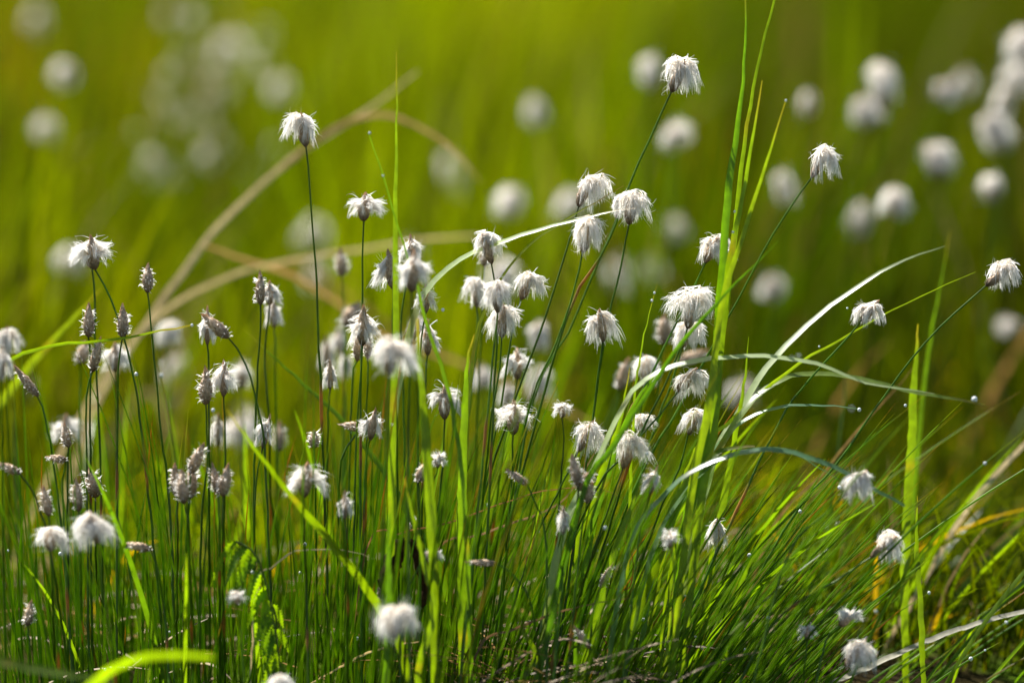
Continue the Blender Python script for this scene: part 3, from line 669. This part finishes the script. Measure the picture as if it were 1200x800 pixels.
HAZE = 'faint far tuft lost in the pale haze of blurred heads above the straw blades'
for _k in range(46):
    gx = _r.gauss(215, 45) if _k % 3 else _r.gauss(285, 40)
    BACK.append((gx+(_r.random()-.5)*20, _r.uniform(5, 225), _r.uniform(.7, 1.2), _r.uniform(3.4, 5.2), HAZE))
for i, (x, y, s, t, lab) in enumerate(BACK):
    rg = np.random.default_rng(3000+i)
    if lab is not HAZE: t = 2.2+(t-2.2)*.82
    c = P(x, y, t); a = c-UP*.008*s
    dx = .02+.05*rg.random() if x > 500 else rg.normal(0, .03)
    if x > 1080: dx = .03
    base = np.array((a[0]-dx, a[1]+rg.normal(0, .03), 0)); base[2] = float(hgt(base[0], base[1]))-.004
    root = empty('cottongrass', base)
    mb = MB(); build_stem(mb, [a, a*.5+base*.5+np.array((dx*.2, 0, .01)), base], rg, 3.2, 12); part(mb, 'stem', M_stem, root)
    s *= .85 if lab is HAZE else 1.3
    sm, wm = PM[i % 9]
    sc3 = (s*rg.uniform(.8, 1.15), s*rg.uniform(.8, 1.15), s*rg.uniform(.9, 1.3)); ro3 = (rg.normal(0, .25), rg.normal(.1, .35), rg.random()*6.28)
    for nm, me in (('spikelet', sm), ('wool', wm)):
        o = bpy.data.objects.new(nm, me); C.objects.link(o); o.parent = root
        o.location = Vector(a-base); o.scale = sc3; o.rotation_euler = ro3
    tag(root, lab, 'cottongrass', 'faint far cottongrass in the pale haze' if lab is HAZE else GB)

# ------------------------------------------------------------------ single broad blades
LIME = (.100, .160, .006); MID = (.070, .135, .010); DEEP = (.040, .100, .012); TEAL_SHEEN = (.13, .25, .13); PALE_SHEEN = (.38, .46, .24)  # whitish and teal tones hold sun and sky sheen as blade colour
STRAW = (.74, .62, .36); BROWN = (.17, .08, .03)
def blade(name, pts, t, wpx, col, label, cat='grass leaf', roll=0, tip=None, ground=None, m=None, group=None, taper=(.55, 1, 1, .8, .05), fold=.10, seg=40):
    """pts from the root end to the tip, in photograph pixels; t = depth or (root depth, tip depth)"""
    t0, t1 = t if isinstance(t, tuple) else (t, t)
    n = len(pts); L = []
    if ground is not None: L.append(G(ground, t0))
    for j, q in enumerate(pts): L.append(P(q[0], q[1], t0+(t1-t0)*j/max(1, n-1)))
    cv = catmull(L, seg); u = np.linspace(0, 1, seg)
    k = (t0+t1)/2/FX
    roll_ = np.interp(u, np.linspace(0, 1, len(roll)), roll) if isinstance(roll, (list, tuple)) else np.full(seg, float(roll))
    T = norm(np.gradient(cv, axis=0)); perp = norm(np.cross(T, FWD)); rr = np.radians(roll_)[:, None]
    side = perp*np.cos(rr)+FWD*np.sin(rr)
    W = wpx*k*np.interp(u, np.linspace(0, 1, len(taper)), taper)/np.maximum(.6, np.cos(np.radians(roll_)))*(.85 if m is M_gloss else 1)
    cc = np.repeat(np.array(col)[None], seg, 0)
    rb = np.random.default_rng(int(abs(pts[0][0])*3+abs(pts[-1][1])*7)+len(label))
    cc = cc*np.interp(u, np.linspace(0, 1, 9), rb.uniform(.78, 1.22, 9))[:, None]
    W = W*np.interp(u, np.linspace(0, 1, 12), rb.uniform(.88, 1.1, 12))
    if tip is None and rb.random() < .6 and m is None: tip = (.17, .15, .035)
    if rb.random() < .5: j = rb.integers(8, 34); cc[j:j+1] = cc[j:j+1]*.5+np.array((.2, .13, .03))*.5
    cv = cv+rb.normal(0, .00022, (seg, 3))
    if m is M_gloss: kk = np.clip(1-u/.45, 0, 1)[:, None]; cc = cc*(1-kk)+np.array((.065, .14, .01))*kk  # sheen painted in: leaf green at the root, sheen tone from mid-length on
    if tip is not None: kk = np.clip((u-.92)/.05, 0, 1)[:, None]; cc = cc*(1-kk)+np.array(tip)*kk
    mb = MB(); ribbons(mb, cv[None], W[None], side[None], cc[None], fold)
    o = mb.build(name, m or M_blade, origin=cv[0]); tag(o, label, cat, group)
    return o
BR = (.20, .11, .04)
blade('grass_leaf', [(458,640),(461,480),(464,380),(463,280),(464,180),(465,60)], 2.16, 8.5, LIME, 'slim upright bright blade cutting through the cluster of tufts', ground=452, taper=(.7, 1, 1, 1, .9, .45, .05))
blade('grass_leaf', [(545,600),(532,490),(518,430),(500,380),(487,330),(468,270),(450,210),(433,158)], 2.15, 5.5, MID, 'thin curving blade with a pale dew bead at its tip', ground=556, taper=(.6, 1, 1, .8, .5, .2))
blade('grass_leaf', [(458,600),(463,480),(478,400),(497,345),(540,303),(600,279),(670,258),(745,243)], (2.24, 2.16), 9, PALE_SHEEN, 'pale arching blade reaching from the cluster to the round full tuft', ground=452, roll=(0, 0, 10, 50, 55, 50, 40), taper=(.3, .4, .6, 1.1, 1, .7, .45, .06), tip=(.45, .35, .22), m=M_gloss)
blade('grass_leaf', [(545,540),(551,450),(562,380),(588,325),(625,283),(680,248),(730,217)], 2.18, 6, (.16, .20, .03), 'thin yellow-green arching blade crossing the pale one, brown at the tip', ground=540, roll=(0, 0, 20, 30, 30), tip=BR, taper=(1, 1.1, 1, .8, .6, .4, .06))
blade('grass_leaf', [(508,680),(504,590),(498,500),(492,430),(489,372)], 2.13, 11, LIME, 'broad bright blade in front of the winged wedge tuft', ground=512, taper=(.8, 1, 1.1, .9, .25))
blade('grass_leaf', [(541,640),(542,560),(545,480),(548,420),(556,392)], 2.17, 12, (.09, .16, .012), 'broad upright leaf with glowing lower half near the middle', ground=545, taper=(.8, 1, 1, .8, .1))
blade('grass_leaf', [(470,760),(430,690),(392,640),(345,585),(300,528),(266,480)], (2.14, 2.10), 10, LIME, 'bright broad blade running diagonally through the spikelets', ground=490, taper=(.9, 1, 1, .9, .55, .05))
blade('grass_leaf', [(520,680),(478,600),(448,550),(400,492),(345,440),(285,386)], (2.22, 2.28), 7, MID, 'narrow darker blade running diagonally above the bright one', ground=545, taper=(.9, 1, 1, .9, .55, .05))
blade('grass_leaf', [(-60,470),(-20,440),(30,414),(75,403),(130,398),(180,390),(223,381)], 2.18, 5.5, LIME, 'thin bowed leaf stretching across spikelets to a dew-tipped end', ground=-110, taper=(.8, 1, 1, .9, .7, .3))
blade('grass_leaf', [(-60,545),(0,472),(45,418),(80,380),(118,338)], 2.36, 12, (.13, .18, .01), 'broad diagonal blade glowing yellow behind the tilted brown spikelet', ground=-120, taper=(.9, 1, 1, .8, .1))
blade('grass_leaf', [(800,640),(822,540),(838,430),(846,330),(852,240),(866,140),(873,60),(873,0),(872,-40)], (2.17, 2.19), 11, (.07, .15, .008), 'tallest broad blade of the fan, darker green with a folded middle', ground=780, taper=(.5, .9, 1, 1, 1, .8, .3, .1), fold=.2)
blade('grass_leaf', [(785,680),(815,570),(838,450),(855,330),(870,190),(885,90),(900,30),(915,-25)], (2.18, 2.21), 8, LIME, 'blade of the fan leaning out past the top of the picture', ground=765, taper=(.5, .9, 1, 1, .8, .5, .3))
blade('grass_leaf', [(820,600),(836,500),(846,380),(858,290),(874,210),(884,150),(893,95)], 2.17, 10, LIME, 'shorter bright blade of the fan carrying two dew beads', ground=790, taper=(.5, .9, 1, 1, .9, .5, .1))
blade('grass_leaf', [(808,590),(832,470),(845,360),(868,285),(890,215),(908,160),(921,118)], 2.16, 9, (.13, .19, .01), 'outermost lit blade of the fan with dew at its tip', ground=780, taper=(.5, .9, 1, 1, .8, .5, .1))
blade('rush_stalk', [(680,590),(720,520),(765,450),(800,400),(850,345),(885,310),(912,283)], 2.14, 7.5, (.05, .12, .012), 'thick slanting green stem crossing in front of the widest tuft', ground=610, taper=(.6, 1, 1, .9, .6, .05), fold=.2)
blade('grass_leaf', [(830,560),(862,490),(900,428),(950,378),(1005,335),(1060,305),(1108,288)], (2.2, 2.25), 9, PALE_SHEEN, 'pale blade arching up and out over the meadow to a fine tip', ground=770, roll=(10, 20, 40, 50, 55, 40), taper=(.6, .9, 1, .9, .8, .5, .05), m=M_gloss)
blade('grass_leaf', [(655,640),(700,540),(738,462),(775,434),(830,420),(900,417),(960,427),(1010,447),(1060,455),(1095,461)], (2.17, 2.16), 9, PALE_SHEEN, 'long whitish arching blade, highest of the arching bundle', ground=620, roll=(0, 10, 45, 60, 60, 60, 50, 40), taper=(.8, 1.2, 1.1, 1, .9, .8, .7, .4, .05), m=M_gloss)
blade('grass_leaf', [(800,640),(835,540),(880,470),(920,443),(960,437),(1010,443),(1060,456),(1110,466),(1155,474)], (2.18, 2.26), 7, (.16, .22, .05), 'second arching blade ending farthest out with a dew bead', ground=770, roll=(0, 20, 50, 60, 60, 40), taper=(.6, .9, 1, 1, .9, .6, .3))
blade('grass_leaf', [(770,650),(815,560),(862,500),(905,479),(950,474),(1005,478)], 2.2, 7, TEAL_SHEEN, 'short teal blade bending level under the arching bundle', ground=740, roll=(0, 20, 55, 60, 45), taper=(.7, 1, 1, .9, .6, .1), m=M_gloss)
blade('grass_leaf', [(735,650),(780,578),(825,545),(880,528),(930,530),(980,548),(1025,573),(1060,593)], (2.15, 2.14), 7.5, TEAL_SHEEN, 'teal blade arching low with its tip resting before the greyish tuft', ground=700, roll=(0, 30, 60, 65, 55, 40, 30), taper=(.8, 1, 1, 1, .9, .8, .4), m=M_gloss)
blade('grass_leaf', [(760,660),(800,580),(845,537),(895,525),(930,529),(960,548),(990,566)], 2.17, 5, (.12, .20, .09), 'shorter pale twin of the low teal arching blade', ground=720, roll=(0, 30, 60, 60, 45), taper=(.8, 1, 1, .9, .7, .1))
blade('grass_leaf', [(1062,800),(1060,700),(1063,610),(1068,520),(1072,440),(1076,380)], 2.26, 11, LIME, 'upright bright leaf standing by itself at the thin side of the tussock', ground=1062, taper=(.6, .9, 1, 1, .8, .1))
blade('grass_leaf', [(1082,800),(1070,620),(1078,500),(1090,400),(1103,330),(1114,270)], 2.36, 6, MID, 'slim blurred blade curving up beside the upright bright leaf', ground=1085, taper=(.7, 1, 1, .8, .5, .05))
blade('grass_leaf', [(1082,800),(1078,700),(1074,640),(1075,580)], 2.2, 7, LIME, 'short leaf behind the upright bright leaf', ground=1080)
blade('grass_leaf', [(800,560),(860,490),(930,430),(985,398),(1040,366),(1095,340),(1143,318)], (2.2, 2.22), 5, (.13, .19, .015), 'thin green blade holding the small tuft, sprinkled with dew', ground=740, taper=(.7, 1, 1, .9, .7, .4, .08))
blade('grass_leaf', [(730,760),(770,650),(795,585),(815,552),(845,528),(885,522)], 2.18, 15, LIME, 'lit broad leaf bending over beside the tattered pinkish head', ground=715, roll=(0, 0, 10, 30, 50), taper=(.6, .9, 1, 1, .6, .1))
blade('grass_leaf', [(828,700),(845,600),(860,520),(872,450),(878,395)], 2.21, 9, LIME, 'broad bright leaf rising through the arching bundle', ground=815, taper=(.7, 1, 1, .7, .05))
blade('grass_leaf', [(690,640),(712,560),(735,490),(760,450),(790,415)], 2.2, 8, (.06, .13, .012), 'deep green leaf along the curved root of the whitish blade', ground=665, taper=(.7, 1, 1, .7, .05))
blade('grass_leaf', [(640,740),(672,650),(700,570),(725,500),(738,430)], 2.22, 9, LIME, 'bright leaf between the silky tuft and the long-haired tuft', ground=620, taper=(.7, 1, 1, .7, .05))
blade('grass_leaf', [(680,800),(700,720),(722,640),(745,580),(760,540)], 2.17, 9, (.10, .17, .012), 'wide leaf slanting up from the litter below the long-haired tuft', ground=672, taper=(.7, 1, 1, .7, .05))
blade('grass_leaf', [(845,800),(865,700),(890,640),(935,590)], 2.25, 8, (.09, .16, .012), 'leaning leaf behind the bluish-grey damp tuft', ground=835)
blade('grass_leaf', [(490,800),(508,720),(500,670),(487,620),(474,560)], 2.12, 8, LIME, 'bright leaf leaning back before the dark dead leaf', ground=520, taper=(.8, 1, 1, .8, .1))
blade('grass_leaf', [(452,800),(456,720),(455,640),(458,580)], 2.11, 8, (.055, .12, .012), 'dark upright leaf in front of the dark dead leaf', ground=450)
blade('grass_leaf', [(612,800),(628,770),(612,735),(606,715)], 2.15, 8, LIME, 'small bright leaf leaning back over the litter', ground=632)
blade('grass_leaf', [(80,830),(105,805),(135,782),(165,771),(200,767),(250,770)], (1.98, 1.94), 10, (.12, .19, .01), 'soft bright leaf arching level along the bottom, nearest the camera', roll=(0, -20, -40, -40, -20), ground=60, taper=(.7, 1, 1, 1, .9, .6))
blade('grass_leaf', [(-60,760),(-10,772),(40,783),(80,790),(130,797)], (2.0, 1.98), 9, (.10, .16, .01), 'soft leaf drooping into the bottom corner below the dark spikelet', ground=-120, roll=30, taper=(.7, 1, 1, .9, .5))
blade('grass_leaf', [(1000,800),(1060,720),(1100,650),(1150,575),(1215,505)], 2.32, 6, (.62, .55, .38), 'blurred tan dead blade curving up past the edge', ground=975, m=M_straw, taper=(.3, .9, 1, 1, 1), cat='dead blade')
blade('grass_leaf', [(930,820),(985,795),(1030,775),(1100,745),(1150,728),(1215,712)], 2.22, 5.5, (.42, .40, .30), 'pale glistening stalk running level across the bottom, under the ragged tuft', roll=40, m=M_straw, ground=900, taper=(.8, 1, 1, 1, .9), cat='dead blade')
blade('grass_leaf', [(905,620),(960,560),(1000,510),(1050,455),(1080,420)], 2.3, 3, (.30, .20, .09), 'thin brownish stalk slanting under the arching bundle', m=M_straw, ground=850, cat='dead blade')
blade('grass_leaf', [(742,500),(750,420),(760,370),(771,330)], 2.205, 4, LIME, 'short faint leaf with two dew beads beside the widest tuft', ground=728, taper=(.7, 1, 1, .7, .05))
# straw bent over behind
blade('straw_stalk', [(60,640),(110,480),(160,395),(210,325),(250,272),(300,222),(350,180),(400,148),(440,122),(490,84)], (2.46, 2.58), 7, STRAW, 'long tan straw blade bending up and across behind the lone tuft', cat='straw', m=M_straw, ground=30, taper=(.8, 1, 1, 1, .9, .8, .6, .3))
blade('straw_stalk', [(330,200),(370,165),(410,142),(450,135),(490,148),(530,175),(565,215)], (2.5, 2.56), 6, (.34, .25, .12), 'tan straw tip hooking over at the top of the long straw blade', cat='straw', m=M_straw, taper=(.5, 1, 1, .8, .5, .1))
blade('straw_stalk', [(30,620),(110,460),(150,405),(205,355),(260,327),(305,312),(370,300),(430,291),(500,280),(560,276)], (2.48, 2.6), 5.5, STRAW, 'lower tan straw blade branching level behind the spikelets', cat='straw', m=M_straw, ground=0, taper=(.8, 1, 1, 1, .9, .7, .3))
blade('straw_stalk', [(235,286),(290,305),(340,322),(400,358),(450,395),(540,425),(640,470),(700,500)], (2.52, 2.68), 5, (.36, .25, .11), 'straw blade sagging down from the fork behind the torn wool flaps', cat='straw', m=M_straw, taper=(.6, 1, 1, .9, .8, .5))
blade('straw_stalk', [(320,312),(360,318),(410,350),(470,392),(530,420)], 2.9, 6, (.36, .22, .07), 'golden straw blade under the fork', cat='straw', m=M_straw, taper=(.6, 1, 1, .8, .3))
blade('straw_stalk', [(60,800),(100,600),(140,500),(172,460),(195,490),(205,600),(210,700)], 2.75, 7, (.34, .28, .15), 'looped straw blade behind the low spikelets', cat='straw', m=M_straw, taper=(.6, 1, 1, .8, .5), roll=10)
blade('straw_stalk', [(300,690),(318,665),(345,646),(385,643),(415,647),(440,655)], 2.16, 2.6, STRAW, 'thin bowed dead stalk crossing the leaves beside the serrated fronds', cat='straw', m=M_straw, ground=290, roll=20)
blade('straw_stalk', [(560,760),(600,738),(640,722),(680,710),(720,703),(750,698)], 2.16, 2.8, (.22, .14, .08), 'thin brown dead stalk slanting across the litter', cat='straw', m=M_straw, ground=540)
blade('straw_stalk', [(430,640),(470,624),(520,614),(560,600),(600,586),(640,574),(700,572),(745,590)], 2.2, 2.0, (.30, .17, .07), 'wiry reddish stalk arching over the dark dead leaf', cat='straw', m=M_straw, ground=400)
blade('straw_stalk', [(700,700),(735,690),(742,660),(736,640),(720,615)], 2.19, 1.6, (.16, .06, .02), 'dark red wire-like stalk below the small cream tuft', cat='straw', m=M_straw, ground=735)
blade('straw_stalk', [(510,650),(560,628),(600,612),(660,585),(712,505)], 2.24, 2.4, (.34, .22, .15), 'pinkish dry stalk pointing up beside the silky drooping tuft', cat='straw', m=M_straw, ground=470)
blade('straw_stalk', [(365,800),(400,780),(430,765),(465,755),(520,748)], 2.18, 2.4, STRAW, 'thin straw lying low under the ghost-like tuft', cat='straw', m=M_straw)
# blurred broad leaves in the meadow behind: soft vertical streaks of the photograph
for j, (x, y0, y1, t, wpx, c, lab) in enumerate([
    (695,60,330,3.6,16,(.12,.18,.008),'tall blurred meadow leaf glowing between the far tufts'),
    (735,-20,300,4.2,16,(.12,.18,.008),'tall blurred meadow leaf behind the topmost tuft'),
    (980,-40,260,4.0,18,(.12,.19,.008),'blurred pale green streak of a leaf above the double tuft'),
    (1005,-40,240,3.7,14,(.11,.17,.008),'second blurred green streak of a leaf near the double tuft'),
    (170,430,600,2.8,16,(.10,.17,.01),'wide blurred leaf leaning behind the low spikelets')]):
    blade('meadow_leaf', [(x-8, 520), (x-4, (y1+520)/2), (x, y1), (x+3, (y0+y1)/2), (x+8, y0)] if y0 < 400 else [(100,620),(150,520),(210,440),(240,380)], t, wpx, c, lab, cat='leaf', ground=x-10, m=M_meadow)

# ------------------------------------------------------------------ serrated fronds (lousewort) and dead leaves
def toothed(mb, pts, wpx, col, teeth=14, ang=0):
    cv = catmull(pts, teeth*2+1); n = len(cv); u = np.linspace(0, 1, n)
    W = wpx*U*np.interp(u, (0, .15, .6, 1), (.5, 1, .85, .1))*np.where(np.arange(n) % 2, 1.45, .62)
    T = norm(np.gradient(cv, axis=0)); sd = norm(np.cross(T, FWD))
    sd = sd*math.cos(ang)+FWD*math.sin(ang)
    c = np.repeat((np.array(col))[None], n, 0)
    ribbons(mb, cv[None], W[None], sd[None], c[None], .16)
def fronds():
    rg = random.Random(5)
    for k, (rach, gx, lab) in enumerate([
        ([(330,800),(322,735),(312,685),(298,648),(276,634)], 332, 'serrated bright green fern-like frond bowing over among the stems'),
        ([(322,830),(318,770),(324,730),(318,705)], 322, 'lower serrated frond rising beside the bowed one')]):
        t = 2.145+.01*k
        pts = [G(gx, t)]+[P(x, y, t) for x, y in rach]
        root = empty('serrated_frond', pts[0])
        mb = MB(); cv = catmull(pts, 26); tubes(mb, cv[None], np.full((1, 26), 1.3*U), np.repeat(np.array((.08, .13, .01))[None], 26, 0)[None], 5)
        part(mb, 'stem', M_stem, root)
        c2 = catmull(pts, 40); top = c2[8:] if k == 0 else c2[10:]
        m = 20 if k == 0 else 9
        for j in range(m):
            p = top[int((j+.5)/m*len(top))]; f = (j+.5)/m
            L = (68*(.45+.55*f) if k == 0 else 38)*U*rg.uniform(.8, 1.05)
            dr = -1 if (k == 0 and f > .25) or j % 2 else 1
            out = np.array((dr*(.25+.25*rg.random()), rg.uniform(-.5, .3), 0))
            q1 = p+out*L*.45+np.array((0, 0, -.25*L)); q2 = p+out*L*.9+np.array((0, 0, -.8*L))
            mb = MB(); g = rg.random()
            toothed(mb, [p, q1, q2], rg.uniform(7, 10), (.06+.06*g, .13+.08*g, .005), 10, rg.uniform(-.6, .6))
            part(mb, 'leaflet', M_leaf, root)
        tag(root, lab, 'fern frond', 'serrated fronds at the tussock')
fronds()
def dead_leaf(pts, t, wpx, col, lab, curl=.35):
    cv = catmull([P(x, y, t) for x, y in pts], 18); n = 18; k = 7
    T = norm(np.gradient(cv, axis=0)); sd = norm(np.cross(T, FWD)); u = np.linspace(0, 1, n)
    rg = np.random.default_rng(int(wpx*10))
    W = wpx*U*np.interp(u, (0, .2, .5, .85, 1), (.35, .9, 1, .8, .25))*(1+rg.normal(0, .07, n))
    s = np.linspace(-1, 1, k)
    V = cv[:, None]+sd[:, None]*(W[:, None]*s[None]/2)[..., None]+FWD*((s**2*curl)[None]*W[:, None])[..., None]+rg.normal(0, .0004, (n, k, 3))
    idx = np.arange(n*k).reshape(n, k); F = np.stack((idx[:-1, :-1], idx[:-1, 1:], idx[1:, 1:], idx[1:, :-1]), -1).reshape(-1, 4)
    mb = MB(); mb.add(V.reshape(-1, 3), F, col); o = mb.build('dead_leaf', M_dead, origin=cv[0]); tag(o, lab, 'dead leaf')
dead_leaf([(452,700),(456,672),(464,648),(473,630)], 2.16, 22, (.030, .014, .006), 'blackish curled dead leaf standing up between the stems')
dead_leaf([(480,632),(492,652),(500,690),(494,712)], 2.17, 17, (.050, .024, .010), 'ragged dark brown dead leaf drooping beside the blackish one')
dead_leaf([(447,708),(446,698),(444,688)], 2.17, 7, (.45, .36, .33), 'small pinkish dead scrap glinting at the foot of the blackish leaf')
dead_leaf([(640,800),(652,785),(668,770)], 2.24, 24, (.12, .08, .06), 'brown dead leaf crumpled in the litter at the bottom')

# ------------------------------------------------------------------ dew
def project(p):
    q = p-np.array((0, 0, CAM_H)); t = q@FWD
    return 600+(q@RT)/t*FX, 400-(q@UP)/t*FX, t
NX, NY, NT = project(NEEDLE_PTS)
def dew(x, y, t, r, lab, group=None):
    if group:                            # scattered drops sit on the nearest leaf
        j = int(np.argmin((NX-x)**2+(NY-y)**2+((NT-t)*150)**2))
        if abs(NX[j]-x) < 14 and abs(NY[j]-y) < 14: x, y, t = NX[j], NY[j], NT[j]-.0008
    rg = np.random.default_rng(int(x*7+y)); n1, n2 = 10, 12
    th = np.linspace(0, math.pi, n1); ph = np.arange(n2)*2*math.pi/n2
    V = np.stack((np.sin(th)[:, None]*np.cos(ph)[None], np.sin(th)[:, None]*np.sin(ph)[None], (np.cos(th)*1.06)[:, None]*np.ones(n2)[None]), -1)*r
    idx = np.arange(n1*n2).reshape(n1, n2); nx = np.roll(idx, -1, 1)
    F = np.stack((idx[1:], nx[1:], nx[:-1], idx[:-1]), -1).reshape(-1, 4)
    mb = MB(); mb.add(V.reshape(-1, 3), F, (1, 1, 1)); o = mb.build('dew_drop', M_dew); o.location = P(x, y, t)
    tag(o, lab, 'dew drop', group)
for x, y, t, r, lab in [
    (433,156,2.15,1.5,'pale dew bead on the tip of the thin curving blade'),
    (449,206,2.148,1.3,'dew bead partway down the thin curving blade'),
    (225,381,2.18,1.7,'bright dew bead ending the thin bowed leaf'),
    (921,118,2.158,1.5,'dew bead on the tip of the outermost blade of the fan'),
    (861,248,2.165,1.4,'upper of two dew beads on the shorter blade of the fan'),
    (859,272,2.165,1.4,'lower of two dew beads on the shorter blade of the fan'),
    (767,343,2.2,1.5,'upper of two dew beads on a short faint leaf'),
    (764,352,2.2,1.6,'lower of two dew beads on a short faint leaf'),
    (854,296,2.19,3.6,'green-tinted dew bead held in the wool beside the tall fan'),
    (1007,480,2.2,2.3,'dew bead just past the tip of the short teal blade'),
    (1142,468,2.26,3.6,'large soft dew bead at the end of the second arching blade'),
    (1061,475,2.2,1.8,'dew bead hanging under the arching bundle'),
    (984,571,2.16,2.4,'bright dew bead beside the greyish curly tuft'),
    (993,361,2.2,1.2,'dew bead on the thin green blade beside the small tuft')]:
    dew(x, y, t, r*U*1.0, lab)
rg = random.Random(3)
for x, y in [(936,417),(960,406),(928,420),(998,479),(939,605),(966,620),(984,618),(936,726),(1025,721),(970,716),(1088,750),(1143,765),(1143,757),
             (1107,796),(1140,796),(1185,730),(960,688),(883,648),(893,723),(874,764),(813,750),(797,692),(799,695),(757,711),(752,721),(725,634),
             (714,626),(712,633),(658,619),(627,620),(699,651),(70,652),(198,743),(226,720),(124,779),(6,652),(166,440),(180,448),(189,425),(300,672),
             (519,363),(570,588),(351,677),(243,480),(763,538),(1098,700),(1112,640),(1150,545),(830,760),(350,640),(420,745),(455,505)]:
    far = x > 860 and rg.random() < .6 or x in (166, 180, 189)
    dew(x, y, rg.uniform(2.27, 2.42) if far else rg.uniform(2.14, 2.24), rg.uniform(1.2, 2.6)*U, 'tiny clear dew drop clinging to a green leaf', 'dew drops glinting on the grass')
